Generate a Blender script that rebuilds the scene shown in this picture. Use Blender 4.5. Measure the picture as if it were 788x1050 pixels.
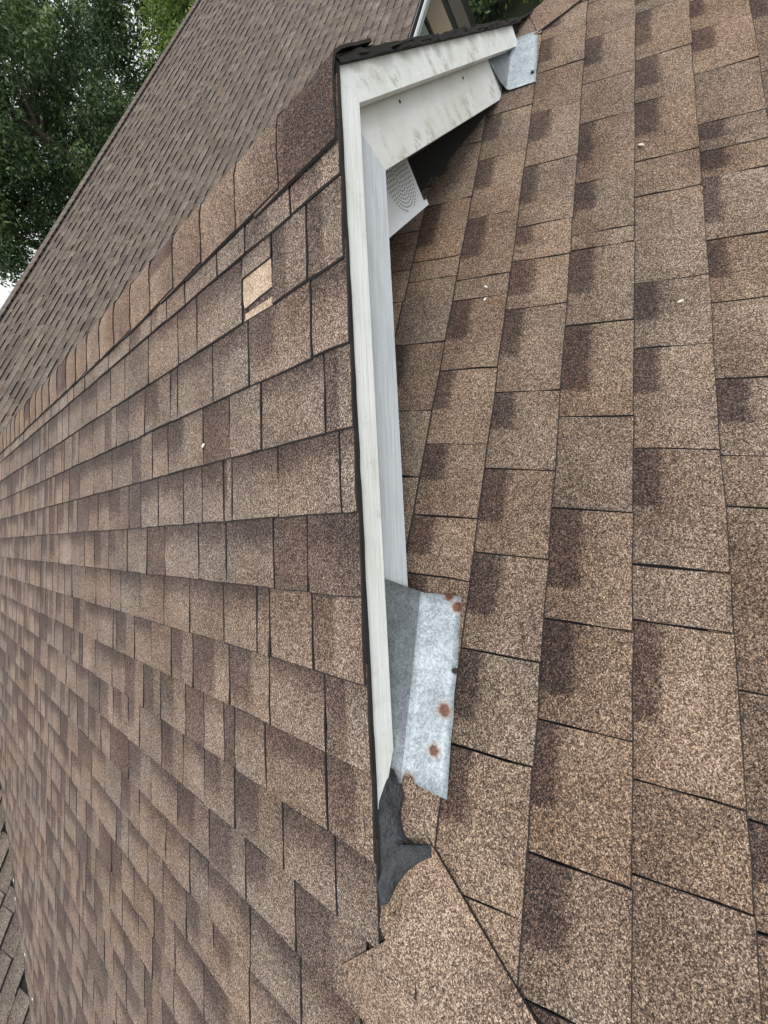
import bpy, bmesh, math, random
import numpy as np
from mathutils import Vector, Matrix

scene = bpy.context.scene
for o in list(bpy.data.objects):
    bpy.data.objects.remove(o)
rnd = random.Random(7)
ZR = 4.4                       # height of the main ridge above the ground

# ------------------------------------------------------------------ camera
CAM = Vector((-0.9187, -0.4624, 0.1528 + ZR))
ROWS = ((0.195283, -0.765337, -0.613289), (-0.930409, 0.053194, -0.362641), (0.310166, 0.641427, -0.701689))
FPX = 414.38
cd = bpy.data.cameras.new('camera')
cam = bpy.data.objects.new('camera', cd)
scene.collection.objects.link(cam)
right, down, fwd = (Vector(r) for r in ROWS)
m = Matrix.Identity(4)
for i in range(3):
    m[i][0] = right[i]; m[i][1] = -down[i]; m[i][2] = -fwd[i]; m[i][3] = CAM[i]
cam.matrix_world = m
cd.sensor_fit = 'HORIZONTAL'
cd.sensor_width = 36.0
cd.lens = FPX / 788 * 36.0
cd.clip_start = 0.02
cd.clip_end = 2000
scene.camera = cam

# ------------------------------------------------------------------ light
world = bpy.data.worlds.new('World')
scene.world = world
world.use_nodes = True
wn = world.node_tree
wn.nodes.clear()
sky = wn.nodes.new('ShaderNodeTexSky')
sky.sky_type = 'NISHITA'
sky.sun_disc = False
SUN_EL, SUN_AZ = math.radians(58), math.radians(205)
sky.sun_elevation = SUN_EL
sky.sun_rotation = SUN_AZ
sky.altitude = 100
sky.air_density = 1.0
sky.dust_density = 6.0
sky.ozone_density = 1.0
hs = wn.nodes.new('ShaderNodeHueSaturation')
hs.inputs['Saturation'].default_value = 0.22
bg = wn.nodes.new('ShaderNodeBackground')
bg.inputs['Strength'].default_value = 0.13
wo = wn.nodes.new('ShaderNodeOutputWorld')
wn.links.new(sky.outputs[0], hs.inputs['Color'])
cloud = wn.nodes.new('ShaderNodeMix')          # even white cloud cover over the sky
cloud.data_type = 'RGBA'
cloud.inputs['Factor'].default_value = 0.62
cloud.inputs[7].default_value = (9.0, 9.15, 9.3, 1)
wn.links.new(hs.outputs[0], cloud.inputs[6])
wn.links.new(cloud.outputs[2], bg.inputs['Color'])
wn.links.new(bg.outputs[0], wo.inputs['Surface'])

sd = bpy.data.lights.new('sun', 'SUN')
sd.energy = 0.9
sd.angle = math.radians(25)
sd.color = (1.0, 0.975, 0.94)
sun = bpy.data.objects.new('sun', sd)
scene.collection.objects.link(sun)
sdir = Vector((math.sin(SUN_AZ) * math.cos(SUN_EL), math.cos(SUN_AZ) * math.cos(SUN_EL), math.sin(SUN_EL)))
sun.rotation_euler = sdir.to_track_quat('Z', 'Y').to_euler()
sun.location = sdir * 30

vs = scene.view_settings
vs.view_transform = 'Standard'
vs.look = 'None'
vs.gamma = 1
vs.use_curve_mapping = False
vs.exposure = 0.36

# ------------------------------------------------------------------ node helpers
class NT:
    def __init__(s, name):
        s.m = bpy.data.materials.new(name)
        s.m.use_nodes = True
        s.t = s.m.node_tree
        s.t.nodes.clear()
        s.out = s.n('ShaderNodeOutputMaterial')
        s.b = s.n('ShaderNodeBsdfPrincipled')
        s.t.links.new(s.b.outputs[0], s.out.inputs['Surface'])
        g = s.n('ShaderNodeNewGeometry')
        s.pos = g.outputs['Position']
    def n(s, typ, **kw):
        x = s.t.nodes.new(typ)
        for k, v in kw.items():
            setattr(x, k, v)
        return x
    def put(s, sock, v):
        if isinstance(v, bpy.types.NodeSocket):
            s.t.links.new(v, sock)
        elif isinstance(v, (tuple, list)) and len(v) == 3 and sock.type == 'RGBA':
            sock.default_value = (*v, 1)
        else:
            sock.default_value = v
    def math(s, op, a, b=0.0, c=0.0, clamp=False):
        x = s.n('ShaderNodeMath', operation=op, use_clamp=clamp)
        s.put(x.inputs[0], a); s.put(x.inputs[1], b); s.put(x.inputs[2], c)
        return x.outputs[0]
    def vmath(s, op, a, b):
        x = s.n('ShaderNodeVectorMath', operation=op)
        s.put(x.inputs[0], a); s.put(x.inputs[1], b)
        return x.outputs['Value'] if op in ('DISTANCE', 'LENGTH', 'DOT_PRODUCT') else x.outputs[0]
    def rng(s, v, a, b, c=0.0, d=1.0, smooth=True):
        x = s.n('ShaderNodeMapRange', interpolation_type='SMOOTHSTEP' if smooth else 'LINEAR')
        s.put(x.inputs['Value'], v)
        s.put(x.inputs['From Min'], a); s.put(x.inputs['From Max'], b)
        s.put(x.inputs['To Min'], c); s.put(x.inputs['To Max'], d)
        return x.outputs['Result']
    def noise(s, scale, detail=3, rough=0.55, vec=None):
        x = s.n('ShaderNodeTexNoise')
        s.put(x.inputs['Vector'], vec if vec is not None else s.pos)
        x.inputs['Scale'].default_value = scale
        x.inputs['Detail'].default_value = detail
        x.inputs['Roughness'].default_value = rough
        return x.outputs['Fac']
    def voro(s, scale, vec=None):
        x = s.n('ShaderNodeTexVoronoi')
        s.put(x.inputs['Vector'], vec if vec is not None else s.pos)
        x.inputs['Scale'].default_value = scale
        sp = s.n('ShaderNodeSeparateColor')
        s.t.links.new(x.outputs['Color'], sp.inputs[0])
        return sp.outputs[0], x.outputs['Distance']
    def ramp(s, v, stops):
        x = s.n('ShaderNodeValToRGB')
        e = x.color_ramp.elements
        while len(e) < len(stops):
            e.new(0.5)
        for el, (p, c) in zip(e, stops):
            el.position = p; el.color = (*c, 1)
        s.put(x.inputs[0], v)
        return x.outputs[0]
    def mix(s, f, a, b, mode='MIX'):
        x = s.n('ShaderNodeMix', data_type='RGBA', blend_type=mode)
        s.put(x.inputs['Factor'], f); s.put(x.inputs['A'], a) if False else None
        s.put(x.inputs[6], a); s.put(x.inputs[7], b)
        return x.outputs[2]
    def bump(s, h, strength, dist):
        x = s.n('ShaderNodeBump')
        x.inputs['Strength'].default_value = strength
        x.inputs['Distance'].default_value = dist
        s.put(x.inputs['Height'], h)
        s.t.links.new(x.outputs[0], s.b.inputs['Normal'])
    def set(s, **kw):
        for k, v in kw.items():
            s.put(s.b.inputs[k.replace('_', ' ')], v)
        return s.m
    def attr(s, name):
        x = s.n('ShaderNodeAttribute', attribute_name=name)
        return x
    def stretch(s, sc, rot=(0, 0, 0)):
        x = s.n('ShaderNodeMapping', vector_type='TEXTURE')
        x.inputs['Rotation'].default_value = rot
        x.inputs['Scale'].default_value = tuple(1.0 / q for q in sc)
        s.put(x.inputs['Vector'], s.pos)
        return x.outputs[0]

def shingle_material(name, stops, tint=(1, 1, 1), grain=1.0, dark=1.0, soft=0.03, vsoft=0.075, huevar=0.5):
    t = NT(name)
    A = t.attr('A'); T = t.attr('T')
    sa = t.n('ShaderNodeSeparateColor'); t.t.links.new(A.outputs['Color'], sa.inputs[0])
    st = t.n('ShaderNodeSeparateXYZ'); t.t.links.new(T.outputs['Vector'], st.inputs[0])
    tone, p0, p1, pv = sa.outputs[0], sa.outputs[1], sa.outputs[2], A.outputs['Alpha']
    u, v = st.outputs[0], st.outputs[1]
    r1, d1 = t.voro(950 * grain)
    r2, d2 = t.voro(500 * grain)
    fine = t.noise(60, 2)
    big = t.noise(5.5, 3)
    j = t.math('MULTIPLY', t.math('SUBTRACT', fine, 0.5), 0.11)
    uu = t.math('ADD', u, j); vv = t.math('ADD', v, j)
    mk = t.math('MULTIPLY', t.rng(uu, t.math('SUBTRACT', p0, soft), t.math('ADD', p0, soft)),
                t.rng(uu, t.math('SUBTRACT', p1, soft), t.math('ADD', p1, soft), 1.0, 0.0))
    mk = t.math('MULTIPLY', mk, t.rng(vv, t.math('SUBTRACT', pv, vsoft), t.math('ADD', pv, vsoft), 1.0, 0.0))
    g = t.math('ADD', t.math('MULTIPLY', r1, 0.46), t.math('MULTIPLY', r2, 0.54))
    g = t.math('SUBTRACT', g, 0.012)
    g = t.math('ADD', g, t.math('MULTIPLY', t.math('SUBTRACT', tone, 0.5), 0.26))
    g = t.math('ADD', g, t.math('MULTIPLY', t.math('SUBTRACT', big, 0.5), 0.34))
    g = t.math('ADD', g, t.math('MULTIPLY', t.math('SUBTRACT', fine, 0.5), 0.14))
    g = t.math('SUBTRACT', g, t.math('MULTIPLY', mk, 0.13 * dark))
    g = t.math('SUBTRACT', g, t.rng(vv, 0.0, 0.75, 0.055, -0.02))
    bald = t.math('MULTIPLY', t.rng(t.noise(24, 4, 0.7), 0.64, 0.78), 0.14)
    g = t.math('SUBTRACT', g, bald)
    col = t.ramp(g, stops)
    col = t.mix(t.math('MULTIPLY', mk, 0.75 * dark), col, (0.76, 0.72, 0.77), 'MULTIPLY')
    hue = t.noise(2.3, 2)
    warm = t.math('ADD', t.rng(hue, 0.30, 0.70, 0.2, 0.8), t.math('MULTIPLY', t.math('SUBTRACT', st.outputs[2], 0.5), huevar * 1.25), clamp=True)
    col = t.mix(warm, col, t.mix(1.0, col, (1.08, 0.955, 0.85), 'MULTIPLY'))
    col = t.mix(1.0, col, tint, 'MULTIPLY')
    t.bump(t.math('ADD', t.math('MULTIPLY', r1, 0.6), d2), 0.55, 0.0016)
    return t.set(Base_Color=col, Roughness=0.93, Specular_IOR_Level=0.25)

STOPS = [(0.06, (0.014, 0.012, 0.012)), (0.30, (0.062, 0.047, 0.039)), (0.5, (0.145, 0.110, 0.088)),
         (0.72, (0.30, 0.240, 0.193)), (0.95, (0.60, 0.525, 0.44))]
M = {}
M['shingle'] = shingle_material('brown_granule_shingle', STOPS, (0.975, 0.945, 0.895), dark=1.15)
M['shingle_side'] = shingle_material('grey_brown_granule_shingle', STOPS, (0.985, 0.985, 0.985), dark=0.85, soft=0.07, vsoft=0.24, huevar=0.25)
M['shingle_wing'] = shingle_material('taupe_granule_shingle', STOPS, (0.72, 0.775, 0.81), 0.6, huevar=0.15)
M['cap'] = shingle_material('tan_granule_cap', STOPS, (1.06, 0.97, 0.90), huevar=0.3)

def flat(name, c, rough=0.8, amt=0.25, sc=9, **kw):
    t = NT(name)
    n = t.noise(sc, 4)
    col = t.mix(t.math('MULTIPLY', n, amt), c, tuple(x * 0.35 for x in c))
    t.bump(t.noise(sc * 12, 2), 0.25, 0.002)
    return t.set(Base_Color=col, Roughness=rough, **kw)

M['asphalt'] = flat('black_asphalt_edge', (0.022, 0.018, 0.016), 0.95)
M['felt'] = flat('black_felt_and_shade_sheet', (0.014, 0.013, 0.013), 0.95)  # drip edge felt and gutter inside; also the added rake shade sheet
M['deck'] = flat('dark_roof_deck', (0.012, 0.010, 0.009), 0.95)
M['gable'] = flat('shade_black_gable_wall', (0.010, 0.009, 0.009), 0.95)  # wall colour set black to deepen the shade under the overhang
M['soffit'] = flat('bare_soffit_board', (0.022, 0.018, 0.015), 0.9)
M['plastic'] = flat('white_plastic', (0.68, 0.71, 0.74), 0.45, 0.12, 30)
M['hole'] = flat('vent_hole', (0.03, 0.03, 0.03), 0.9)
M['siding'] = flat('sage_siding', (0.20, 0.235, 0.22), 0.7)
M['tan'] = flat('tan_panel', (0.24, 0.19, 0.135), 0.7)
M['darkbrown'] = flat('dark_brown_panel', (0.075, 0.06, 0.05), 0.7)
M['blackframe'] = flat('black_frame', (0.012, 0.013, 0.012), 0.5)
M['gutter'] = flat('white_gutter_metal', (0.62, 0.64, 0.67), 0.4, 0.2, 14)
M['debris'] = flat('pale_dry_petal', (0.62, 0.55, 0.42), 0.7, 0.3, 200)
M['whitebit'] = flat('white_petal', (0.78, 0.78, 0.74), 0.7, 0.2, 200)
M['bark'] = flat('grey_brown_bark', (0.10, 0.08, 0.065), 0.95, 0.6, 12)

def paint(name, base, algae, mildew_amt, grain_rot, sx=0, d_low=0.0, wood=0.0):
    t = NT(name)
    st = t.stretch((8, 60, 60), grain_rot)
    g = t.noise(1.0, 4, 0.6, st)
    a = t.rng(t.noise(7, 4), 0.42, 0.68)
    col = t.mix(t.math('MULTIPLY', a, 0.5), base, algae)
    grime = t.rng(t.noise(30, 6, 0.7), 0.50, 0.72)
    if sx:                     # mildew growing up from the lower edge of the board
        sp = t.n('ShaderNodeSeparateXYZ'); t.put(sp.inputs[0], t.pos)
        d = t.math('ADD', t.math('ADD', sp.outputs[2], -ZR + d_low), t.math('MULTIPLY', sp.outputs[0], sx * T1_))
        smear = t.math('MULTIPLY', t.rng(t.noise(1.0, 5, 0.72, t.stretch((34, 20, 20), (0, math.radians(-30), 0))), 0.44, 0.62), t.rng(t.noise(7.5, 2), 0.42, 0.58))
        reach = t.math('ADD', d, t.math('MULTIPLY', t.math('SUBTRACT', t.noise(9, 3), 0.5), -0.10))
        low = t.rng(reach, 0.010, 0.085, 1.0, 0.0)
        k = t.math('MULTIPLY', t.math('MULTIPLY', smear, low), mildew_amt)
        col = t.mix(t.math('MULTIPLY', k, 0.75), col, (0.27, 0.28, 0.20))
        grime = t.math('MULTIPLY', grime, 0.5)
    col = t.mix(t.math('MULTIPLY', t.math('MULTIPLY', grime, t.rng(t.noise(4.5, 2), 0.4, 0.6)), mildew_amt * 0.55), col, (0.26, 0.27, 0.20))
    col = t.mix(t.math('MULTIPLY', g, 0.16), col, (0.42, 0.42, 0.40))
    spk = t.rng(t.noise(160, 2), 0.72, 0.77)
    col = t.mix(t.math('MULTIPLY', spk, 0.6), col, (0.12, 0.12, 0.09))
    if wood:
        gg = t.noise(1.0, 3, 0.6, t.stretch((7, 60, 150), grain_rot))
        col = t.mix(t.math('MULTIPLY', t.rng(gg, 0.42, 0.66), wood), col, (0.36, 0.38, 0.40))
        g = gg
    t.bump(g, 0.45, 0.003)
    return t.set(Base_Color=col, Roughness=0.6)
T1_ = math.tan(math.radians(22.34))
M['trim'] = paint('weathered_white_trim_paint', (0.80, 0.825, 0.83), (0.66, 0.70, 0.62), 0.7, (0, math.radians(-22.34), 0), wood=0.15)
M['trim_mildew'] = paint('mildewed_white_trim_paint', (0.75, 0.775, 0.775), (0.60, 0.63, 0.56), 0.9, (0, math.radians(22.34), 0), 1, 0.067)
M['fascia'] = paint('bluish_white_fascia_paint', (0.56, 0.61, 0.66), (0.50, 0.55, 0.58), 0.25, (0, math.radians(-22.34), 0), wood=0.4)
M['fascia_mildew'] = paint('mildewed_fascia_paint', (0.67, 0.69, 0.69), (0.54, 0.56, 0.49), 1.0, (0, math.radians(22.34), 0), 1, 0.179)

def galvanised(name, spots, shade_mul=1.0):
    t = NT(name)
    r, d = t.voro(300)
    n = t.noise(22, 6, 0.68)
    f = t.math('ADD', t.math('MULTIPLY', r, 0.3), t.math('MULTIPLY', n, 0.7))
    col = t.ramp(f, [(0.30, tuple(shade_mul * q for q in (0.19, 0.22, 0.24))), (0.5, tuple(shade_mul * q for q in (0.31, 0.355, 0.39))), (0.70, tuple(shade_mul * q for q in (0.45, 0.50, 0.535)))])
    w1 = t.math('SUBTRACT', t.noise(130, 4, 0.75), 0.5)
    core = halo = None
    for (x, y, z, rr) in spots:
        dd = t.vmath('DISTANCE', t.pos, (x, y, z + ZR))
        k = t.rng(t.math('ADD', dd, t.math('MULTIPLY', w1, 0.008)), rr * 0.36, rr * 0.66, 1.0, 0.0)
        h = t.rng(t.math('ADD', dd, t.math('MULTIPLY', w1, 0.022)), rr * 0.4, rr * 1.0, 0.5, 0.0)
        core = k if core is None else t.math('MAXIMUM', core, k)
        halo = h if halo is None else t.math('MAXIMUM', halo, h)
    met = 0.25
    if core is not None:
        col = t.mix(halo, col, (0.33, 0.19, 0.10))
        col = t.mix(core, col, t.ramp(t.noise(260, 2), [(0.35, (0.045, 0.016, 0.008)), (0.7, (0.19, 0.070, 0.024))]))
        met = t.math('SUBTRACT', 0.25, t.math('MULTIPLY', core, 0.25))
    t.bump(t.noise(14, 2), 0.25, 0.006)
    return t.set(Base_Color=col, Metallic=met, Roughness=0.5)

t = NT('dark_grey_roof_cement')
n = t.noise(38, 5, 0.6)
M['cement'] = t.set(Base_Color=t.ramp(n, [(0.3, (0.014, 0.015, 0.017)), (0.75, (0.060, 0.064, 0.072))]), Roughness=0.6)
t.bump(t.math('ADD', n, t.math('MULTIPLY', t.noise(150, 3), 0.3)), 1.0, 0.016)

t = NT('bare_tan_shingle')
r1, _ = t.voro(420); n = t.noise(30, 3)
M['bare'] = t.set(Base_Color=t.ramp(t.math('ADD', t.math('MULTIPLY', r1, 0.6), t.math('MULTIPLY', n, 0.45)),
                  [(0.15, (0.18, 0.12, 0.08)), (0.5, (0.38, 0.285, 0.20)), (0.85, (0.60, 0.49, 0.37))]), Roughness=0.95)
t.bump(r1, 0.5, 0.0015)

def leaf_material(name, dark, light):
    t = NT(name)
    a = t.attr('tone')
    col = t.mix(a.outputs['Fac'], dark, light)
    tr = t.n('ShaderNodeBsdfTranslucent'); t.put(tr.inputs['Color'], col)
    t.set(Base_Color=col, Roughness=0.55)
    mx = t.n('ShaderNodeMixShader'); mx.inputs[0].default_value = 0.3
    t.t.links.new(t.b.outputs[0], mx.inputs[1]); t.t.links.new(tr.outputs[0], mx.inputs[2])
    t.t.links.new(mx.outputs[0], t.out.inputs['Surface'])
    return t.m
M['leaf_dark'] = leaf_material('dark_green_leaf', (0.026, 0.056, 0.026), (0.16, 0.24, 0.085))
M['leaf_light'] = leaf_material('yellow_green_leaf', (0.10, 0.17, 0.04), (0.30, 0.40, 0.10))

t = NT('lawn')
n = t.noise(0.8, 5); n2 = t.noise(30, 3)
M['lawn'] = t.set(Base_Color=t.mix(n2, t.ramp(n, [(0.3, (0.03, 0.06, 0.018)), (0.7, (0.07, 0.10, 0.035))]), (0.05, 0.06, 0.025)), Roughness=0.95)

# ------------------------------------------------------------------ object helpers
COL = scene.collection
def tag(o, label=None, category=None, group=None, kind=None):
    for k, v in (('label', label), ('category', category), ('group', group), ('kind', kind)):
        if v:
            o[k] = v
    return o
def empty(name, loc=(0, 0, 0)):
    o = bpy.data.objects.new(name, None)
    COL.objects.link(o); o.location = loc; o.empty_display_size = 0.2
    return o
def link(name, me, parent=None, loc=(0, 0, 0)):
    o = bpy.data.objects.new(name, me)
    COL.objects.link(o)
    o.parent = parent; o.location = loc
    return o
class MB:
    def __init__(s):
        s.v = []; s.f = []; s.mi = []; s.A = []; s.T = []
    def vert(s, p, a=(0.5, 2, 3, 0), t=(0, 0, 0)):
        s.v.append(tuple(p)); s.A.append(a); s.T.append(t)
        return len(s.v) - 1
    def face(s, idx, mi=0):
        s.f.append(tuple(idx)); s.mi.append(mi)
    def mesh(s, name, mats, attrs=False, smooth=False, origin=None):
        me = bpy.data.meshes.new(name)
        v = s.v
        if origin is not None:
            v = [(p[0] - origin[0], p[1] - origin[1], p[2] - origin[2]) for p in v]
        me.from_pydata(v, [], s.f)
        for mm in mats:
            me.materials.append(M[mm] if isinstance(mm, str) else mm)
        me.polygons.foreach_set('material_index', s.mi)
        if attrs:
            a = me.attributes.new('A', 'FLOAT_COLOR', 'POINT')
            a.data.foreach_set('color', np.array(s.A, dtype=np.float32).ravel())
            b = me.attributes.new('T', 'FLOAT_VECTOR', 'POINT')
            b.data.foreach_set('vector', np.array(s.T, dtype=np.float32).ravel())
        if smooth:
            me.polygons.foreach_set('use_smooth', [True] * len(me.polygons))
        me.update()
        return me
    def box(s, lo, hi, mi=0):
        x0, y0, z0 = lo; x1, y1, z1 = hi
        b = [s.vert(p) for p in ((x0, y0, z0), (x1, y0, z0), (x1, y1, z0), (x0, y1, z0),
                                 (x0, y0, z1), (x1, y0, z1), (x1, y1, z1), (x0, y1, z1))]
        for q in ((3, 2, 1, 0), (4, 5, 6, 7), (0, 1, 5, 4), (1, 2, 6, 5), (2, 3, 7, 6), (3, 0, 4, 7)):
            s.face([b[i] for i in q], mi)
    def prism_y(s, pts, y0, y1, mi=0):
        """pts: outline in x,z seen from -y; extruded from y0 (front) to y1"""
        a = [s.vert((x, y0, z)) for x, z in pts]
        b = [s.vert((x, y1, z)) for x, z in pts]
        n = len(pts)
        s.face(a, mi); s.face(b[::-1], mi)
        for i in range(n):
            jx = (i + 1) % n
            s.face((a[jx], a[i], b[i], b[jx]), mi)
def fix_normals(me):
    bm = bmesh.new(); bm.from_mesh(me)
    bmesh.ops.recalc_face_normals(bm, faces=bm.faces)
    bm.to_mesh(me); bm.free()
    return me

# ------------------------------------------------------------------ roof geometry (origin = gable apex)
A1, A2, H = math.radians(22.34), math.radians(20.99), 0.5535
S1, C1, T1 = math.sin(A1), math.cos(A1), math.tan(A1)
S2, C2, T2 = math.sin(A2), math.cos(A2), math.tan(A2)
EX = 0.143                     # exposure of a course
S0L, S0H = 0.2046, -0.0733
def Lp(s, y, h=0.0): return (-s * C1 - h * S1, y, -s * S1 + h * C1)
def Rp(s, y, h=0.0): return (s * C1 + h * S1, y, -s * S1 + h * C1)
def Hp(s, x, h=0.0): return (x, -s * C2 - h * S2, -H - s * S2 + h * C2)
WY, WZ = 8.11, 0.526           # ridge of the cross wing
def Wp(s, x, h=0.0): return (x, WY - s * C1 - h * S1, WZ - s * S1 + h * C1)
EAVE = -1.70
SL_EAVE = -EAVE / S1
def y_valley(s): return 4.283 + (1.047 - s * S1) / T1
def y_low(s): return 0.0 if s * S1 <= H else -(s * S1 - H) / T2
def x_hip(s): return (H + s * S2) / T1

def px(P):
    d = Vector(P) + Vector((0, 0, ZR)) - CAM
    z = fwd.dot(d)
    if z < 0.05:
        return None
    return (394 + FPX * right.dot(d) / z, 525 + FPX * down.dot(d) / z)

def tab(mb, F, s0, s1, w, tone, patch, rr, fine=True, top=0.0072, thick=0.0052, over=0.035, warp=0.0010, ragged=0.0010, mi_top=0, mi_side=1, edge=0.0025, side_edge=0.0009, worn_side=True):
    """one shingle tab with worn, granule-free edges. w(s)->(a,b) limits across. s0 upper line, s1 butt line."""
    ex = s1 - s0
    lift = rr.uniform(-0.0006, 0.0014)
    hue = rr.random()
    us = [0, None, 0.5, None, 1] if fine else [0, None, 1]
    if not fine: side_edge = max(side_edge, 0.0085)
    vs_ = [0, 0.45, 0.75, None, 1] if fine else [0, None, 1]
    nu, nv = len(us) - 1, len(vs_) - 1
    skew = rr.gauss(0, 0.0009), rr.gauss(0, 0.0009)
    dj = [rr.gauss(0, ragged) for _ in us]
    dj[1] = dj[0]; dj[-2] = dj[-1]
    sj = [[rr.gauss(0, ragged) if fine else 0 for _ in vs_] for _ in (0, 1)]
    for q in sj: q[-2] = q[-1]
    grid = []
    for j in range(nv + 1):
        row = []
        for i in range(nu + 1):
            s = s1 - edge if vs_[j] is None else s0 - over + (ex + over) * vs_[j]
            if j >= nv - 1:
                s += dj[i]
            a, b = w(s)
            a += sj[0][j]; b += sj[1][j]
            se = min(side_edge, (b - a) * 0.2)
            if us[i] is None:
                c = a + se if i == 1 else b - se
            else:
                c = a + (b - a) * us[i]
            f = (s - s0) / ex
            h = 0.002 + (top - 0.002) * f + lift * max(f, 0) + (rr.gauss(0, warp) if fine else 0) * max(f, 0)
            drop = 0.0
            if j == nv: drop = 0.0018
            if i == 0 or (fine and i == nu): drop = max(drop, 0.0014)
            h -= min(drop, thick * 0.5)
            row.append((mb.vert(F(s, c, h), (tone, *patch), ((c - a) / max(b - a, 1e-4), f, hue)), s, c, h))
        grid.append(row)
    for j in range(nv):
        for i in range(nu):
            q = (grid[j][i][0], grid[j + 1][i][0], grid[j + 1][i + 1][0], grid[j][i + 1][0])
            worn = j == nv - 1 or (worn_side and i == 0) or (fine and i == nu - 1)
            mb.face(q, mi_side if worn else mi_top)
    ring = [grid[j][0] for j in range(nv + 1)] + [grid[nv][i] for i in range(1, nu + 1)] + [grid[j][nu] for j in range(nv - 1, -1, -1)]
    low = [mb.vert(F(r[1], r[2], r[3] - thick + 0.001), (tone, *patch), (0, 0, 0)) for r in ring]
    for k in range(len(ring) - 1):
        mb.face((ring[k][0], low[k], low[k + 1], ring[k + 1][0]), mi_side if worn_side or nv <= k < nv + nu else mi_top)

def course(rr, c0, c1, lo=0.10, hi=0.21, thin=0.035):
    """random tab limits from c0 to c1"""
    out = [c0]
    while out[-1] < c1 - lo:
        out.append(out[-1] + (rr.uniform(0.03, 0.05) if rr.random() < thin else rr.uniform(lo, hi)))
    out[-1] = c1
    return out

def hip_patch(rr, narrow):
    if rr.random() < (0.7 if not narrow else 0.25):
        p1 = 1.1; p0 = rr.uniform(0.25, 0.55)
        return (p0, p1, rr.uniform(0.24, 0.42))
    return (2, 3, 0)
def side_patch(rr, narrow):
    q = rr.random()
    if q < 0.30:
        return (rr.uniform(0.35, 0.6), 1.4, rr.uniform(0.6, 1.1))
    if q < 0.80:
        return (-0.5, 1.5, rr.uniform(0.16, 0.42))
    if q < 0.90:
        return (-0.5, 1.5, 1.1)
    return (2, 3, 0)

# ------------------------------------------------------------------ the house
house = empty('house')
tag(house, 'house with brown asphalt shingle roof and small white trimmed gable', 'house')
def part(name, me, parent=house, kind=None, label=None):
    o = link(name, me, parent, (0, 0, ZR) if parent is house else (0, 0, 0))
    return tag(o, label, None, None, kind)

def sheet(name, pts, mat, thick=0.018):
    """flat deck polygon with thickness below"""
    mb = MB()
    n = (Vector(pts[1]) - Vector(pts[0])).cross(Vector(pts[2]) - Vector(pts[0])).normalized()
    if n.z < 0: n = -n
    a = [mb.vert(p) for p in pts]
    b = [mb.vert(Vector(p) - n * thick) for p in pts]
    mb.face(a); mb.face(b[::-1])
    for i in range(len(pts)):
        jx = (i + 1) % len(pts)
        mb.face((a[jx], a[i], b[i], b[jx]))
    return fix_normals(mb.mesh(name, [mat]))

DH = -0.006
sb = H / S1
side_deck = part('side_slope', sheet('side_slope', [Lp(0, 0.012, DH), Lp(sb, 0.012, DH), Lp(SL_EAVE, y_low(SL_EAVE), DH), Lp(SL_EAVE, y_valley(SL_EAVE), DH), Lp(0, y_valley(0), DH)], 'deck'))
back_deck = part('back_slope', sheet('back_slope', [Rp(0, 0.012, DH), Rp(sb, 0.012, DH), Rp(SL_EAVE, y_low(SL_EAVE), DH), Rp(SL_EAVE, y_valley(SL_EAVE), DH), Rp(0, y_valley(0), DH)], 'deck'))
SH_TOP, SH_EAVE = -0.40, (-EAVE - H) / S2
hip_deck = part('hip_slope', sheet('hip_slope', [Hp(SH_TOP, 0.05 - x_hip(SH_TOP), DH), Hp(-0.06, -x_hip(-0.06), DH), Hp(SH_EAVE, -x_hip(SH_EAVE), DH), Hp(SH_EAVE, x_hip(SH_EAVE), DH), Hp(-0.06, x_hip(-0.06), DH), Hp(SH_TOP, x_hip(SH_TOP) - 0.05, DH)], 'deck'))
WX0, WX1 = -7.5, 12.3
SW_EAVE = (WZ - EAVE) / S1
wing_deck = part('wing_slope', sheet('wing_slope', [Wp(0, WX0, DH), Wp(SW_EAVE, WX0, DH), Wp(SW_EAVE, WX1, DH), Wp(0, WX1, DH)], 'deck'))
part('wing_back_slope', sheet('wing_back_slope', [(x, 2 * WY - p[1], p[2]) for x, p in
     ((WX0, Wp(0, 0, DH)), (WX0, Wp(SW_EAVE, 0, DH)), (WX1, Wp(SW_EAVE, 0, DH)), (WX1, Wp(0, 0, DH)))], 'shingle_wing'))

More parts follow.
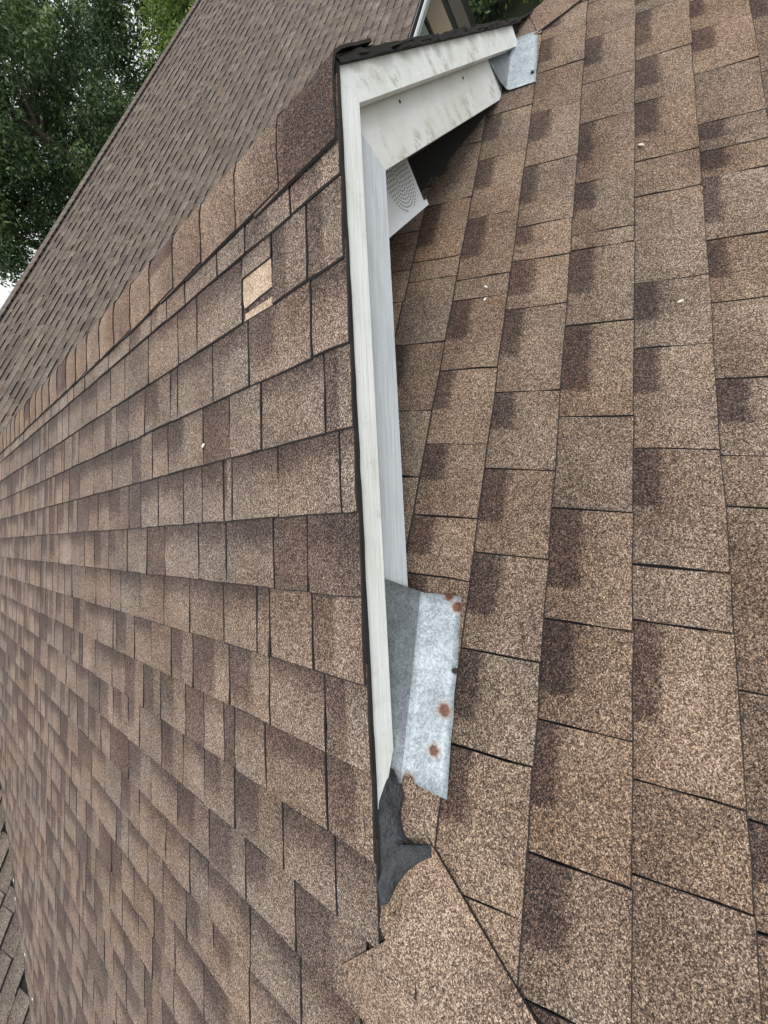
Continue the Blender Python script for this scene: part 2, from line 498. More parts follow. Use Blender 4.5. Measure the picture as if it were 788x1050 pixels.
# ---- side slope shingles
HOLE_ROW = 1
tabs = []                      # (F, s0, s1, limits, tone, patch, seed, extra)
def gapw(a, b, lo_f, hi_f, g):
    def w(s):
        l = lo_f(s) if lo_f else -1e9; h = hi_f(s) if hi_f else 1e9
        x0 = min(max(a + g, l), h); x1 = max(min(b - g, h), l)
        if x1 < x0 + 0.001: x1 = x0 + 0.001
        return x0, x1
    return w
def side_rows(F, seed, mirror=False):
    rr = random.Random(seed)
    out = []
    nrow = int((SL_EAVE - S0L) / EX) + 2
    for k in range(0, nrow):
        s1 = min(S0L + k * EX, SL_EAVE + 0.02); s0 = s1 - EX
        lo = y_low(s1) - 0.02; hi = max(y_valley(s0), y_valley(s1)) + 0.05
        if k == HOLE_ROW and not mirror:
            js = [0.0, 0.095, 0.206, 0.315] + course(rr, 0.315, hi)[1:]
        else:
            first = lo if s0 * S1 > H else rr.uniform(-0.12, 0.0)
            js = course(rr, first, hi)
            js = [first] + [q for q in js[1:]]
        for a, b in zip(js[:-1], js[1:]):
            e0 = lambda s: (rr_edge if s * S1 <= H else y_low(s))
            rr_edge = rr.gauss(0, 0.0022)
            lof = (lambda s, q=rr_edge: q if s * S1 <= H + 0.012 else y_low(s))
            hif = lambda s: y_valley(s) - 0.012
            if b <= lof(s1) + 0.006 or a >= hif(s0) - 0.004:
                continue
            tone = min(max(rr.gauss(0.5, 0.075), 0), 1)
            pt = side_patch(rr, b - a < 0.06)
            hole = (k == HOLE_ROW and not mirror and abs(a - 0.206) < 1e-6)
            out.append((F, s0, s1, a, b, gapw(a, b, lof, hif, rr.uniform(0.0013, 0.0022)), tone, pt, rr.randint(0, 10**9), hole))
    return out
def hip_rows(seed):
    rr = random.Random(seed)
    J = {0: [0.791, 0.569, 0.307, 0.067, -0.009, -0.239, -0.449, -0.63, -0.80],
         1: [0.791, 0.569, 0.307, 0.067, -0.009, -0.239, -0.449, -0.63],
         2: [1.153, 0.961, 0.745, 0.492, 0.24, 0.11, -0.056, -0.308, -0.509, -0.70, -0.891, -1.058, -1.261],
         3: [1.183, 1.078, 0.831, 0.637, 0.375, 0.176, 0.122, -0.122, -0.376, -0.59, -0.811, -0.982, -1.175],
         4: [1.145, 0.886, 0.673, 0.422, 0.283, 0.245, -0.012, -0.201, -0.449, -0.689, -0.79, -1.035, -1.157],
         5: [0.955, 0.742, 0.519, 0.41, 0.31, 0.098, -0.087, -0.288, -0.46, -0.563, -0.662, -0.873, -1.047]}
    J[0] = [q + 0.09 for q in J[0]]
    out = []
    nrow = int((SH_EAVE - S0H) / EX) + 2
    for k in range(-2, nrow):
        s1 = min(S0H + k * EX, SH_EAVE + 0.02); s0 = s1 - EX
        hi = x_hip(s1) + 0.03
        if k in J:
            mid = sorted(J[k])
            js = course(rr, -hi, mid[0]) + mid[1:-1] + course(rr, mid[-1], hi)
        else:
            js = course(rr, -hi, hi, 0.12, 0.24)
        for a, b in zip(js[:-1], js[1:]):
            tuck = lambda s: x_hip(s) - 0.07 * min(1.0, max(0.0, (-s - 0.06) / 0.05))      # under the gable the field stops short of the slopes above
            lof = lambda s: -tuck(s); hif = lambda s: tuck(s)
            if b <= lof(s1) + 0.01 or a >= hif(s1) - 0.01:
                continue
            nar = b - a < 0.07
            tone = min(max(rr.gauss(0.5, 0.10), 0), 1)
            out.append((Hp, s0, s1, a, b, gapw(a, b, lof, hif, rr.uniform(0.0006, 0.0014)), tone, hip_patch(rr, nar), rr.randint(0, 10**9), False))
    return out

def shown(t):
    F, s0, s1, a, b = t[:5]
    pts = [px(F(s, c)) for s in (s0, s1) for c in (a, b)]
    if any(p is None for p in pts):
        return 0
    x0 = max(min(p[0] for p in pts), 0); x1 = min(max(p[0] for p in pts), 788)
    y0 = max(min(p[1] for p in pts), 0); y1 = min(max(p[1] for p in pts), 1050)
    return max(0, x1 - x0) * max(0, y1 - y0)

def build_field(rows, deck, mats, single, deck_name):
    rows = sorted(rows, key=shown, reverse=True)
    rest = MB()
    n = 0
    kw = {} if deck is hip_deck else dict(top=0.0070, thick=0.0052, side_edge=0.0013)
    for i, t in enumerate(rows):
        F, s0, s1, a, b, w, tone, pt, sd_, hole = t
        rr = random.Random(sd_)
        if hole:
            mb = MB(); tab(mb, F, s0, s0 + 0.046, w, 0.55, (2, 3, 0), rr, top=0.0038, thick=0.004)
            fin(mb, 'shingle', mats, deck)
            mb = MB(); tab(mb, F, s0 + 0.047, s0 + 0.112, w, 0.9, (2, 3, 0), rr, top=0.0022, thick=0.003, over=0.0, warp=0.0003, ragged=0.0017)
            fin(mb, 'torn_shingle', ['bare', 'asphalt'], deck, 'pale bare torn shingle')
            mb = MB(); tab(mb, F, s0 + 0.124, s1, w, 0.9, (2, 3, 0), rr, top=0.0030, thick=0.004, over=0.0, warp=0.0003, ragged=0.0017)
            fin(mb, 'torn_shingle', ['bare', 'asphalt'], deck, 'pale strip left of a torn shingle')
            continue
        if n < single and shown(t) > 60:
            mb = MB(); tab(mb, F, s0, s1, w, tone, pt, rr, **kw)
            fin(mb, 'shingle', mats, deck)
            n += 1
        else:
            tab(rest, F, s0, s1, w, tone, pt, rr, fine=False, **kw)
    o = link('shingle_field', rest.mesh('shingle_field', mats, True), deck)
    o['kind'] = 'stuff'
    return n
def fin(mb, name, mats, deck, label=None):
    c = np.mean(np.array(mb.v), axis=0)
    c = (float(c[0]), float(c[1]), float(c[2]))
    o = link(name, mb.mesh(name, mats, True, False, c), deck, c)
    if label: o['label'] = label
    return o

build_field(side_rows(Lp, 11), side_deck, ['shingle_side', 'asphalt'], 205, 'side')
build_field(hip_rows(5), hip_deck, ['shingle', 'asphalt'], 120, 'hip')
build_field(side_rows(Rp, 23, True), back_deck, ['shingle_side', 'asphalt'], 0, 'back')

# ---- cross wing shingles: each tab only a few pixels, one joined part
rr = random.Random(31)
wf = MB()
tooth = False
nw = int(SW_EAVE / EX) + 1
for k in range(nw):
    s1 = min(0.13 + k * EX, SW_EAVE + 0.02); s0 = s1 - EX
    yv = WY - s1 * C1
    zz = WZ - s1 * S1
    js = course(rr, WX0, WX1, 0.10, 0.30)
    for a, b in zip(js[:-1], js[1:]):
        mid = (a + b) / 2
        xv = max(-zz, 0) / T1            # inside the valley the wing is covered by the main roof
        if zz < 0.0 and abs(mid) < xv - 0.16:
            continue
        tone = min(max(rr.gauss(0.5, 0.11), 0), 1)
        pt = (2, 3, 0)
        tooth = not tooth if rr.random() < 0.85 else tooth
        lift = 0.0085 if tooth else 0.001
        tab(wf, Wp, s0, s1, (lambda s, a=a, b=b: (a + 0.0008, b - 0.0008)), tone, pt, rr, fine=False, top=0.0072 + lift, thick=0.006 + lift, mi_side=1 if tooth else 0, worn_side=False)
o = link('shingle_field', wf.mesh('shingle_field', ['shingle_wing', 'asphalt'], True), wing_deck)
o['kind'] = 'stuff'

# ---- ridge and hip caps
def cap(name, O, axis, dA, dB, length, wa, wb, tone, rr, parent, mats, h_back=0.009, h_front=0.0145, thick=0.005, r=0.02, patch=(2, 3, 0), skip_a=0.0):
    """folded cap: O is the butt (exposed end), body runs back along axis. dA, dB lie in the two planes"""
    O, axis, dA, dB = Vector(O), Vector(axis), Vector(dA), Vector(dB)
    N = -(dA + dB).normalized()
    mean, dif = (dA + dB) / 2, (dA - dB) / 2
    mb = MB()
    nsx, nv = 10, 3
    grid = []
    for j in range(nv + 1):
        row = []
        for i in range(nsx + 1):
            f = i / nsx
            s = wa + (-wb - wa) * f
            v = (length + skip_a * max(0.0, -s / wb)) * j / nv
            h = h_front + (h_back - h_front) * j / nv + rr.gauss(0, 0.0006)
            if skip_a and j == nv and s > 0.004: h = 0.0062
            q = O + axis * (v + (rr.gauss(0, 0.0012) if j == 0 else 0)) + mean * (math.sqrt(s * s + r * r) - r * 0.35) + dif * s + N * h
            row.append((mb.vert(q, (tone, *patch), (f, j / nv, 0)), q))
        grid.append(row)
    for j in range(nv):
        for i in range(nsx):
            mb.face((grid[j][i][0], grid[j][i + 1][0], grid[j + 1][i + 1][0], grid[j + 1][i][0]), 0)
    ring = [grid[j][0] for j in range(nv, -1, -1)] + [grid[0][i] for i in range(1, nsx + 1)] + [grid[j][nsx] for j in range(1, nv + 1)]
    low = [mb.vert(q - N * thick, (tone, *patch), (0, 0, 0)) for _, q in ring]
    for k in range(len(ring) - 1):
        mb.face((ring[k][0], low[k], low[k + 1], ring[k + 1][0]), 1)
    c = tuple(float(x) for x in np.mean(np.array(mb.v), axis=0))
    me = fix_normals(mb.mesh(name, mats, True, False, c))
    off = ZR if parent is house else 0.0
    return link(name, me, parent, (c[0], c[1], c[2] + off))
rr = random.Random(3)
dL, dR = (-C1, 0, -S1), (C1, 0, -S1)
y = -0.002
first = True
while y < y_valley(0) + 0.3:
    tn = min(max(rr.gauss(0.62, 0.06), 0), 1)
    pt = (2, 3, 0)
    if first:
        tn, pt = 0.42, (-1, 2, 0.62)
    elif rr.random() < 0.08:
        pt = (rr.uniform(0, .5), rr.uniform(.6, 1.2), 1.3)
    cap('ridge_cap', (0, y, 0), (0, 1, 0), dL, dR, 0.25, 0.152 + rr.gauss(0, .002), 0.152, tn, rr, house, ['cap', 'asphalt'], patch=pt)
    y += 0.157 if not first else 0.160
    first = False
wr = []
x = WX0
while x < WX1:
    wr.append(cap('wing_ridge', (x, WY, WZ), (1, 0, 0), (0, -C1, -S1), (0, C1, -S1), 0.19, 0.15, 0.15, rr.uniform(.5, .75), rr, house, ['shingle_wing', 'asphalt'], h_front=0.036, h_back=0.032, thick=0.032))
    x += 0.157
mb = MB()                      # caps of the far ridge are a few pixels each: one joined part
for o in wr:
    n0 = len(mb.v)
    for vtx, ca, ct in zip(o.data.vertices, o.data.attributes['A'].data, o.data.attributes['T'].data):
        q = vtx.co + o.location
        mb.vert((q.x, q.y, q.z - ZR), tuple(ca.color), tuple(ct.vector))
    for pl in o.data.polygons:
        mb.face([n0 + k for k in pl.vertices], pl.material_index)
    me = o.data
    bpy.data.objects.remove(o); bpy.data.meshes.remove(me)
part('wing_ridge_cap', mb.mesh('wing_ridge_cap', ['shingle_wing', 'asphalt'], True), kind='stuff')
base = Vector((-H / T1, 0, -H))
for sx in (-1, 1):
    ax = Vector((sx / T1, -1 / T2, -1)).normalized()      # down the hip
    nside = Vector((sx * S1, 0, C1)); nhip = Vector((0, -S2, C2))
    dA = nside.cross(ax).normalized()
    if dA.dot(Vector((0, 1, 0))) < 0: dA = -dA
    dB = nhip.cross(ax).normalized()
    if dB.dot(Vector((-sx, 0, 0))) < 0: dB = -dB
    bs = Vector((sx * H / T1, 0, -H))
    d = 0.30
    i = 0
    while d < 4.4:
        L = 0.285 if i == 0 else 0.27
        cap('hip_cap', bs + ax * d, -ax, dA, dB, L, 0.15, 0.148, rr.uniform(.5, .68), rr, house, ['cap', 'asphalt'],
            h_back=0.0086 if i == 0 else 0.0095, skip_a=0.07 if i == 0 else 0.0)
        d += 0.157
        i += 1

# ---- rake trim, fascia, gable
def rake_board(name, sx, d0, d1, x_end, y0, y1, mat, floor_z=None, ragged=0.0, label=None):
    """board hanging under the rake between perpendicular offsets d0, d1"""
    v0, v1 = d0 / C1, d1 / C1
    n = 26
    top = [(x_end * i / n, -T1 * x_end * i / n - v0) for i in range(n + 1)]
    bot = []
    rr = random.Random(int(1000 * d1))
    for x, z in top:
        zb = -T1 * x - v1
        if floor_z is not None: zb = max(zb, floor_z)
        if zb > z - 0.002: zb = z - 0.002
        if ragged and x > x_end - 0.06: zb += rr.uniform(0, ragged)
        bot.append((x, zb))
    mb = MB()
    for i in range(n):
        q = [top[i], top[i + 1], bot[i + 1], bot[i]]
        f = [mb.vert((sx * x, y0, z)) for x, z in q]; b = [mb.vert((sx * x, y1, z)) for x, z in q]
        mb.face(f); mb.face(b[::-1])
        mb.face((f[1], f[0], b[0], b[1])); mb.face((f[3], f[2], b[2], b[3]))
        if i == n - 1: mb.face((f[2], f[1], b[1], b[2]))
    me = mb.mesh(name, [mat])
    bm = bmesh.new(); bm.from_mesh(me)
    bmesh.ops.remove_doubles(bm, verts=bm.verts, dist=1e-5)
    bmesh.ops.recalc_face_normals(bm, faces=bm.faces)
    bm.to_mesh(me); bm.free()
    return part(name, me, label=label)
rake_board('rake_trim', -1, 0.007, 0.062, 1.175, 0.007, 0.030, 'trim', ragged=0.02)
rake_board('rake_trim', 1, 0.007, 0.062, 1.175, 0.007, 0.030, 'trim_mildew', label='mildew stained rake trim board')
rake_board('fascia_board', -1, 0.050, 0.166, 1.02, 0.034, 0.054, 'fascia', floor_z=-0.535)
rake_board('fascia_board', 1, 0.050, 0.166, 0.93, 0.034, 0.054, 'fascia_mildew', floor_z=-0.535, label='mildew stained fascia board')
# drip edge felt between shingles and trim, ragged on the far rake
for sx in (-1, 1):
    rr = random.Random(50 + sx)
    mb = MB()
    n = 46
    for k, (h0, h1, yf) in enumerate(((-0.0075, -0.003, 0.0005), (-0.003, 0.0008, 0.002)) if sx < 0 else ((-0.0075, -0.001, -0.003), (-0.001, 0.004, 0.001), (0.004, 0.0075, 0.004))):
        fr = []
        for i in range(n + 1):
            s = (sb - 0.05) * i / n
            jy = yf + rr.gauss(0, 0.0005 if sx < 0 else 0.003)
            jh = (rr.uniform(-0.002, 0.003) if sx > 0 else 0)
            F = Lp if sx < 0 else Rp
            fr.append([mb.vert(F(s, jy, h0)), mb.vert(F(s, jy, h1 + jh)), mb.vert(F(s, 0.012, h1)), mb.vert(F(s, 0.012, h0))])
        for i in range(n):
            a, b = fr[i], fr[i + 1]
            for q in range(4):
                mb.face((a[q], b[q], b[(q + 1) % 4], a[(q + 1) % 4]))
    part('drip_edge', fix_normals(mb.mesh('drip_edge', ['felt'])))
# gable wall, soffit
mb = MB()
GY = 0.33
mb.prism_y([(-1.4, -0.62), (1.4, -0.62), (0, -0.03)], GY, GY + 0.02)
part('gable_wall', fix_normals(mb.mesh('gable_wall', ['gable'])))
for sx in (-1, 1):
    mb = MB()
    F = Lp if sx < 0 else Rp
    a = [mb.vert(F(s, yy, h)) for (s, yy, h) in ((0.066, 0.055, -0.160), (1.0, 0.055, -0.160), (1.0, GY, -0.160), (0.066, GY, -0.160))]
    b = [mb.vert(F(s, yy, h)) for (s, yy, h) in ((0.061, 0.055, -0.148), (1.0, 0.055, -0.148), (1.0, GY, -0.148), (0.061, GY, -0.148))]
    mb.face(a); mb.face(b)
    for i in range(4):
        mb.face((a[i], a[(i + 1) % 4], b[(i + 1) % 4], b[i]))
    part('soffit', fix_normals(mb.mesh('soffit', ['soffit'])))

# added black sheet standing in for the deep shade under the far rake
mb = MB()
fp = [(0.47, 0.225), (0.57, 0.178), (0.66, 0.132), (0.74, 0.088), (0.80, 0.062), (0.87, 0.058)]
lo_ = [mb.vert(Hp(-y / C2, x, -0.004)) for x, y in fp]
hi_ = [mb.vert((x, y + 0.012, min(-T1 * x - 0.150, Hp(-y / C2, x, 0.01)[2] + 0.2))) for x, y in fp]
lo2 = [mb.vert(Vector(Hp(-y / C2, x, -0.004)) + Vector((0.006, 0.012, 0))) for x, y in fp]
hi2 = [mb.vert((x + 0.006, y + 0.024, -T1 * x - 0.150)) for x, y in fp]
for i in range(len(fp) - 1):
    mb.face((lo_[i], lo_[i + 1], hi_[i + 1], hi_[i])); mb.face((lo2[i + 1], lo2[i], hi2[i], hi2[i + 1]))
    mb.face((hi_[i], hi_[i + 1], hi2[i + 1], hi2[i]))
part('rake_shade_sheet', fix_normals(mb.mesh('rake_shade_sheet', ['felt'])))

# ---- step flashing
def flashing(name, bend, outer, leg_h, lean, mat, rnd_corner, label, rr, seg=16):
    """bend, outer: two end points each on the hip plane as (x, y); leg rises from the bend"""
    def on(x, y, h):
        s = -y / C2
        p = Hp(s, x, h)
        return Vector(p)
    b0, b1, o0, o1 = (Vector((*q, 0)) for q in (*bend, *outer))
    mb = MB()
    prof = [('v', 1.0), ('v', 0.6), ('v', 0.3), ('b', 0), ('h', 0.09), ('h', 0.17), ('h', 0.3), ('h', 0.55), ('h', 0.8), ('h', 1.0)]
    grid = []
    for i in range(seg + 1):
        t = i / seg
        row = []
        e0 = min(t, 1 - t)
        for kind, f in prof:
            B = b0.lerp(b1, t); O = o0.lerp(o1, t)
            if kind == 'v':
                zt = -T1 * abs(B.x) - 0.062 / C1 + 0.012
                p = on(B.x, B.y, 0.011)
                p = Vector((p.x, p.y + (0.0325 - p.y) * f, p.z + max(0.012, zt - p.z) * f))
                
            elif kind == 'b':
                p = on(B.x, B.y - 0.002, 0.0185)
            else:
                q = B.lerp(O, f)
                if rnd_corner and t > 0.8:       # rounded lower inner corner
                    q = q + (b0 - b1).normalized() * (0.022 * (1 - f) ** 3 * ((t - 0.8) / 0.2) ** 2)
                p = on(q.x, q.y, 0.0115 + 0.006 * max(0.0, 1 - f / 0.22) ** 2 + 0.0018 * math.sin(7 * t + 3 * f) * f + 0.002 * max(0, f - 0.7) * (1 if t < 0.15 else 0))
            p += Vector((rr.gauss(0, 0.0007), rr.gauss(0, 0.0005), 0))
            row.append(p)
        grid.append(row)
    nc = len(prof)
    top = [[mb.vert(p) for p in row] for row in grid]
    low = [[mb.vert(p + Vector((0, 0.0012, -0.0016))) for p in row] for row in grid]
    for i in range(seg):
        for k in range(nc - 1):
            mb.face((top[i][k], top[i + 1][k], top[i + 1][k + 1], top[i][k + 1]), 1 if k < 3 else 0)
            mb.face((low[i][k], low[i][k + 1], low[i + 1][k + 1], low[i + 1][k]))
    for i in range(seg):
        for k in (0, nc - 1):
            mb.face((top[i][k], top[i + 1][k], low[i + 1][k], low[i][k]))
    for i in (0, seg):
        for k in range(nc - 1):
            mb.face((top[i][k], top[i][k + 1], low[i][k + 1], low[i][k]))
    me = mb.mesh(name, [mat, 'galv_leg'], smooth=True)
    return part(name, fix_normals(me), label=label)
def hz(x, y): return (x, y, -H + y * T2 + 0.011)
M['galv_near'] = galvanised('rusted_galvanised_steel', [(*hz(-1.005, -0.055), 0.021), (*hz(-1.073, -0.047), 0.017), (*hz(-0.818, -0.052), 0.019), (*hz(-0.80, -0.035), 0.016), (*hz(-1.132, -0.012), 0.022)])
M['galv_leg'] = galvanised('shaded_flashing_leg', [], 0.5)  # same steel darkened: the upright leg's dim reflection is put into its colour
M['galv_far'] = galvanised('galvanised_steel', [(*hz(1.19, -0.052), 0.018)])
rr = random.Random(8)
flashing('step_flashing', ((-0.800, 0.024), (-1.136, 0.004)), ((-0.797, -0.055), (-1.140, -0.074)), 0.085, 0.006, 'galv_near', True, 'galvanised step flashing with rust spots', rr)
flashing('step_flashing', ((0.89, 0.022), (1.20, 0.028)), ((0.90, -0.066), (1.205, -0.052)), 0.075, 0.004, 'galv_far', False, 'clean galvanised step flashing', rr)
# nail heads
for (x, y) in ((-0.935, -0.060), (0.955, -0.052)):
    mb = MB()
    c = Vector(Hp(-y / C2, x, 0.0135)); n = Vector((0, -S2, C2)); u = Vector((1, 0, 0)); w = n.cross(u)
    ring = [c + (u * math.cos(a) + w * math.sin(a)) * 0.0055 for a in [i * math.tau / 10 for i in range(10)]]
    a = [mb.vert(p + n * 0.0016) for p in ring]; b = [mb.vert(p - n * 0.003) for p in ring]
    mb.face(a)
    for i in range(10):
        mb.face((a[i], b[i], b[(i + 1) % 10], a[(i + 1) % 10]))
    part('nail_head', fix_normals(mb.mesh('nail_head', ['soffit'])))

for (x, z) in ((0.205, -0.165), (-0.42, -0.262), (-0.76, -0.40), (0.62, -0.34)):   # nails in the fascia
    mb = MB()
    ring = [(x + 0.0035 * math.cos(q * math.tau / 8), z + 0.0035 * math.sin(q * math.tau / 8)) for q in range(8)]
    mb.prism_y(ring, 0.0325, 0.036)
    part('nail_head', fix_normals(mb.mesh('nail_head', ['soffit'])))

# ---- roof cement smeared at the foot of the rake
outline = [(-1.115, 0.034), (-1.118, 0.014), (-1.132, 0.004), (-1.156, -0.005), (-1.175, -0.004), (-1.193, -0.006), (-1.212, -0.016), (-1.217, -0.034), (-1.208, -0.062), (-1.226, -0.064),
           (-1.240, -0.046), (-1.252, -0.034), (-1.264, -0.026), (-1.281, -0.016), (-1.297, -0.011), (-1.312, -0.006), (-1.318, 0.004), (-1.300, 0.012), (-1.25, 0.022), (-1.19, 0.034)]
rr = random.Random(4)
mb = MB()
cx = sum(p[0] for p in outline) / len(outline); cy = 0.002
rings = []
for f, h in ((1.0, -0.004), (0.97, 0.010), (0.82, 0.017), (0.55, 0.022), (0.25, 0.022)):
    r_ = []
    for (x, y) in outline:
        X, Y = cx + (x - cx) * f, cy + (y - cy) * f
        extra = 0.045 * max(0, min(1, (Y + 0.005) / 0.03)) * min(1, max(0, (X + 1.32) / 0.12)) if f < 1.0 else 0.0
        r_.append(mb.vert(Vector(Hp(-Y / C2, X, h + 0.004 * 0)) + Vector((0, 0, extra + rr.gauss(0, 0.0030 if f < 0.97 else 0.001)))))
    rings.append(r_)
for a, b in zip(rings[:-1], rings[1:]):
    for i in range(len(outline)):
        jx = (i + 1) % len(outline)
        mb.face((a[i], a[jx], b[jx], b[i]))
mb.face(rings[-1])
part('roof_cement', fix_normals(mb.mesh('roof_cement', ['cement'], smooth=True)), label='dark grey roof cement smeared at the rake foot')

# ---- wing: gutter, wall, openings, house walls
mb = MB()
ey, ez = Wp(SW_EAVE, 0)[1], EAVE
prof = [(ey + 0.01, ez - 0.01), (ey + 0.01, ez - 0.13), (ey - 0.07, ez - 0.13), (ey - 0.12, ez - 0.05), (ey - 0.12, ez - 0.015), (ey - 0.10, ez - 0.015), (ey - 0.10, ez - 0.05), (ey - 0.065, ez - 0.115), (ey - 0.005, ez - 0.115), (ey - 0.005, ez - 0.01)]
xv = -EAVE / T1 + 0.15
for (xa, xb) in ((xv, WX1), (WX0, -xv)):
    mb = MB()
    a = [mb.vert((xa, y, z)) for y, z in prof]; b = [mb.vert((xb, y, z)) for y, z in prof]
    mb.face(a); mb.face(b[::-1])
    for i in range(len(prof)):
        jx = (i + 1) % len(prof)
        mb.face((a[i], a[jx], b[jx], b[i]), 1 if 5 <= i <= 8 else 0)
    part('gutter', fix_normals(mb.mesh('gutter', ['gutter', 'felt'])))
def boxpart(name, lo, hi, mat, parent=house, label=None):
    mb = MB(); mb.box(lo, hi)
    return part(name, mb.mesh(name, [mat]), parent, label=label)
wallz = -ZR + 0.02
WLY = 3.10
boxpart('wing_wall', (WX0 + 0.3, WLY, wallz), (WX1 - 0.15, 2 * WY - WLY, EAVE - 0.02), 'siding')
boxpart('main_wall', (-3.75, -2.6, wallz), (3.75, WLY - 0.02, EAVE - 0.02), 'siding')
boxpart('wing_soffit', (WX0 + 0.1, ey, EAVE - 0.035), (WX1, WLY - 0.003, EAVE - 0.022), 'gutter')
# patio door with tan curtain and dark frames on the wing wall
dr = boxpart('patio_door', (9.45, WLY - 0.03, wallz), (12.08, WLY - 0.003, -2.02), 'blackframe')
boxpart('curtain_panel', (9.52, WLY - 0.05, wallz + 0.1), (10.52, WLY - 0.032, -2.06), 'tan', dr)
boxpart('door_panel', (10.86, WLY - 0.05, wallz + 0.1), (11.60, WLY - 0.032, -2.06), 'darkbrown', dr)
for xx in (WX0 + 0.3, WX1 - 0.17):
    pass

# ------------------------------------------------------------------ perforated box under the gable
vb = empty('vent_box', (0.13, 0.12, ZR - 0.33))
tag(vb, 'white perforated plastic box tucked under the gable overhang', 'vent')
vb.rotation_euler = (0, A1, 0)
BRx, BRz = 0.112 , -0.018
mb = MB()
W0, W1, Z0, Z1 = -0.16, 0.128, -0.016, 0.108
mb.box((W0, 0.0, Z0), (W1, 0.07, Z1))
me = mb.mesh('housing', ['plastic'])
bm = bmesh.new(); bm.from_mesh(me); bmesh.ops.bevel(bm, geom=bm.edges[:], offset=0.004, segments=2, affect='EDGES'); bm.to_mesh(me); bm.free()
link('housing', me, vb)
mb = MB(); mb.box((W0 - 0.002, -0.006, Z0 - 0.004), (W1 + 0.003, 0.0, Z0 + 0.010))
link('rim', mb.mesh('rim', ['plastic']), vb)
mb = MB()
ccx, ccz = 0.035, 0.068
for ri in range(1, 9):
    R_ = 0.009 * ri
    nh = max(6, int(math.tau * R_ / 0.0095))
    for q in range(nh):
        a = q * math.tau / nh
        x, z = ccx + R_ * math.cos(a), ccz + R_ * math.sin(a)
        if not (W0 + 0.008 < x < W1 - 0.008 and Z0 + 0.014 < z < Z1 - 0.008):
            continue
        ids = []
        for e in range(6):
            b = e * math.tau / 6
            lx, lz = 0.0034 * math.cos(b), 0.0017 * math.sin(b)
            ids.append(mb.vert((x + lx * -math.sin(a) - lz * math.cos(a), -0.0006, z + lx * math.cos(a) - lz * math.sin(a))))
        mb.face(ids)
o = link('perforations', mb.mesh('perforations', ['hole']), vb); o['kind'] = 'stuff'

# ------------------------------------------------------------------ petals and leaf bits lying on the shingles
def petal(P, n, size, mat, label, rot):
    mb = MB()
    n = Vector(n); u = n.orthogonal().normalized(); w = n.cross(u)
    u, w = u * math.cos(rot) + w * math.sin(rot), w * math.cos(rot) - u * math.sin(rot)
    c = Vector(P)
    pts = [(1, 0, .1), (.45, .42, .3), (-.35, .45, .28), (-1, .05, .05), (-.4, -.4, .22), (.4, -.38, .26)]
    top = [mb.vert(u * a * size + w * b * size + n * (0.3 * size * q + 0.002)) for a, b, q in pts]
    bot = [mb.vert(u * a * size + w * b * size + n * (0.3 * size * q)) for a, b, q in pts]
    mb.face(top); mb.face(bot[::-1])
    for i in range(6):
        mb.face((top[(i + 1) % 6], top[i], bot[i], bot[(i + 1) % 6]))
    o = link('fallen_petal', mb.mesh('fallen_petal', [mat]), None, (c.x, c.y, c.z + ZR))
    return tag(o, label, 'petal', 'petals fallen on the roof')
nh = (0, -S2, C2); nl = (-S1, 0, C1)
def hpt(x, y): return Hp(-y / C2, x, 0.0075)
def lpt(x, y): return Lp(-x / C1, y, 0.0075)
petal(hpt(0.476, -0.344), nh, 0.009, 'debris', 'pale tan leaf bit lying alone on hip slope shingles', 0.4)
petal(hpt(-0.083, -0.413), nh, 0.008, 'debris', 'pale tan leaf bit lying below the gable on a wide shingle', 1.2)
petal(hpt(0.024, -0.010), nh, 0.006, 'whitebit', 'tiny white petal of the pair lying under the gable edge', 0.1)
petal(hpt(-0.02, -0.012), nh, 0.006, 'whitebit', 'tiny white petal of the pair lying under the gable edge', 2.0)
petal(lpt(-0.54, 0.511), nl, 0.008, 'whitebit', 'tiny white petal caught in a joint on the side slope', 1.4)
for (x, y_, r_) in ((-3.004, 4.0, .3), (-3.05, 3.80, 1.9), (-3.15, 3.75, 2.2), (-3.32, 3.42, .9), (-3.45, 3.20, 1.5)):
    petal(lpt(x, y_ - 0.12), nl, 0.017, 'whitebit', 'small pale petal caught along the roof valley', r_)

# ------------------------------------------------------------------ ground
mb = MB()
mb.face([mb.vert(p) for p in ((-600, -600, 0), (600, -600, 0), (600, 600, 0), (-600, 600, 0))])
g = link('ground', mb.mesh('ground', ['lawn']))
g['kind'] = 'structure'

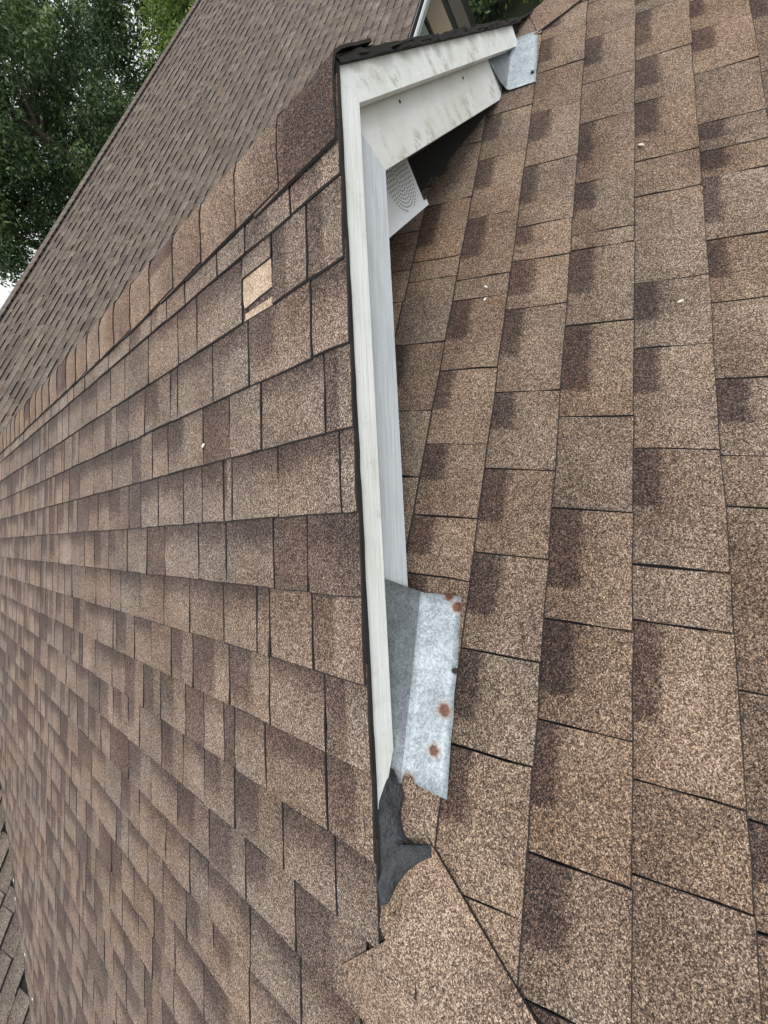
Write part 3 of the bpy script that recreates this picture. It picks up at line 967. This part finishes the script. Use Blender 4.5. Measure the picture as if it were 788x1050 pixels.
# ------------------------------------------------------------------ trees
def tube(mb, pts, radii, sides=8):
    rings = []
    for i, (p, r_) in enumerate(zip(pts, radii)):
        d = (pts[min(i + 1, len(pts) - 1)] - pts[max(i - 1, 0)]).normalized()
        u = d.orthogonal().normalized(); w = d.cross(u)
        rings.append([mb.vert(p + (u * math.cos(k * math.tau / sides) + w * math.sin(k * math.tau / sides)) * r_) for k in range(sides)])
    for a, b in zip(rings[:-1], rings[1:]):
        for k in range(sides):
            mb.face((a[k], a[(k + 1) % sides], b[(k + 1) % sides], b[k]))
    mb.face(rings[-1])
def tree(name, loc, height, crown_lo, rx, ry, n_clump, per, leaf, mat, label, seed, droop=0.3, category='tree', shell=0.45):
    r_ = np.random.default_rng(seed)
    rr = random.Random(seed)
    root = empty(name, loc)
    tag(root, label, category, 'trees and shrubs behind the roof')
    mb = MB()
    trunk = [Vector((rr.gauss(0, 0.08) * i, rr.gauss(0, 0.08) * i, height * 0.85 * i / 6)) for i in range(7)]
    tube(mb, trunk, [0.22 * (1 - 0.13 * i) * height / 9 for i in range(7)])
    cz, rz = (height + crown_lo) / 2, (height - crown_lo) / 2
    # clump centres
    ctr = []
    while len(ctr) < n_clump:
        q = r_.uniform(-1, 1, 3)
        d = np.linalg.norm(q)
        if d > 1 or d < shell * r_.uniform(0, 1): continue
        bulge = 1 + 0.16 * math.sin(4 * math.atan2(q[1], q[0]) + seed) + 0.12 * math.sin(5 * q[2] + seed)
        ctr.append((q[0] * rx * bulge, q[1] * ry * bulge, cz + q[2] * rz))
    for k in range(0, n_clump, max(1, n_clump // 26)):
        c = Vector(ctr[k]); st = trunk[min(6, max(1, int(round(6 * (c.z - 0.9) / (height * 0.85)))))]
        mid = st.lerp(c, 0.5) + Vector((0, 0, 0.25))
        tube(mb, [st, mid, c], [0.06, 0.035, 0.012], 6)
    link('trunk', fix_normals(mb.mesh('trunk', ['bark'], smooth=True)), root)
    ctr = np.array(ctr)
    n = n_clump * per
    cc = np.repeat(ctr, per, axis=0)
    cs = np.repeat(r_.uniform(0.6, 1.25, n_clump), per)
    off = r_.normal(0, 1, (n, 3)) * np.array([0.30, 0.30, 0.20]) * cs[:, None]
    P = cc + off
    P[:, 2] -= droop * (off[:, 0] ** 2 + off[:, 1] ** 2)
    u = r_.normal(0, 1, (n, 3)); u[:, 2] = u[:, 2] * 0.5 - 0.4
    u /= np.linalg.norm(u, axis=1)[:, None]
    nn = r_.normal(0, 1, (n, 3)); nn[:, 2] = np.abs(nn[:, 2]) + 0.5
    w = np.cross(nn, u); w /= np.linalg.norm(w, axis=1)[:, None] + 1e-9
    L = leaf * r_.uniform(0.6, 1.3, n)[:, None]
    v = np.stack([P - u * L * 0.5, P + w * L * 0.26, P + u * L * 0.5, P - w * L * 0.26], axis=1).reshape(-1, 3)
    me = bpy.data.meshes.new('crown')
    me.vertices.add(len(v)); me.vertices.foreach_set('co', v.astype(np.float32).ravel())
    me.loops.add(4 * n); me.loops.foreach_set('vertex_index', np.arange(4 * n, dtype=np.int32))
    me.polygons.add(n); me.polygons.foreach_set('loop_start', np.arange(0, 4 * n, 4, dtype=np.int32))
    at = me.attributes.new('tone', 'FLOAT', 'POINT')
    tone = np.clip(np.repeat(r_.uniform(0.1, 0.75, n_clump), per) + r_.normal(0, 0.16, n), 0, 1)
    at.data.foreach_set('value', np.repeat(tone, 4).astype(np.float32))
    me.materials.append(M[mat])
    me.update(calc_edges=True); me.validate()
    link('crown', me, root)
    return root
tree('shade_tree', (12.2, 15.5, 0), 11.5, 3.4, 3.5, 3.0, 300, 210, 0.13, 'leaf_dark', 'tall dark green tree with dense crown behind the wing ridge', 2)
tree('shade_tree', (16.5, 18.5, 0), 12.5, 3.6, 4.4, 3.2, 280, 210, 0.15, 'leaf_dark', 'broad dark green tree farthest back behind the house', 5)
tree('shade_tree', (9.7, 17.0, 0), 10.4, 4.6, 2.1, 2.2, 150, 210, 0.13, 'leaf_dark', 'thinner dark tree with sky gaps behind the wing ridge', 9)
tree('shade_tree', (19.5, 13.2, 0), 6.9, 2.2, 2.6, 2.0, 170, 170, 0.15, 'leaf_light', 'yellow green bushy tree beside the dark shade tree', 12)
tree('shade_tree', (22.5, 17.0, 0), 10.5, 3.0, 3.2, 3.0, 200, 170, 0.17, 'leaf_dark', 'dark green tree behind the yellow green bushy tree', 15)
tree('garden_shrub', (15.4, 3.4, 0), 2.7, 0.1, 1.5, 1.3, 130, 110, 0.13, 'leaf_dark', 'dark shrub by the wing corner below the eave', 21, category='shrub')
tree('garden_shrub', (17.6, 5.4, 0), 3.8, 0.1, 1.8, 1.6, 150, 110, 0.15, 'leaf_dark', 'taller dark shrub beyond the corner of the wing wall', 22, category='shrub')
tree('garden_shrub', (14.0, 0.8, 0), 2.2, 0.1, 1.4, 1.4, 110, 110, 0.13, 'leaf_light', 'light green shrub on the lawn beside the back slope', 24, category='shrub')
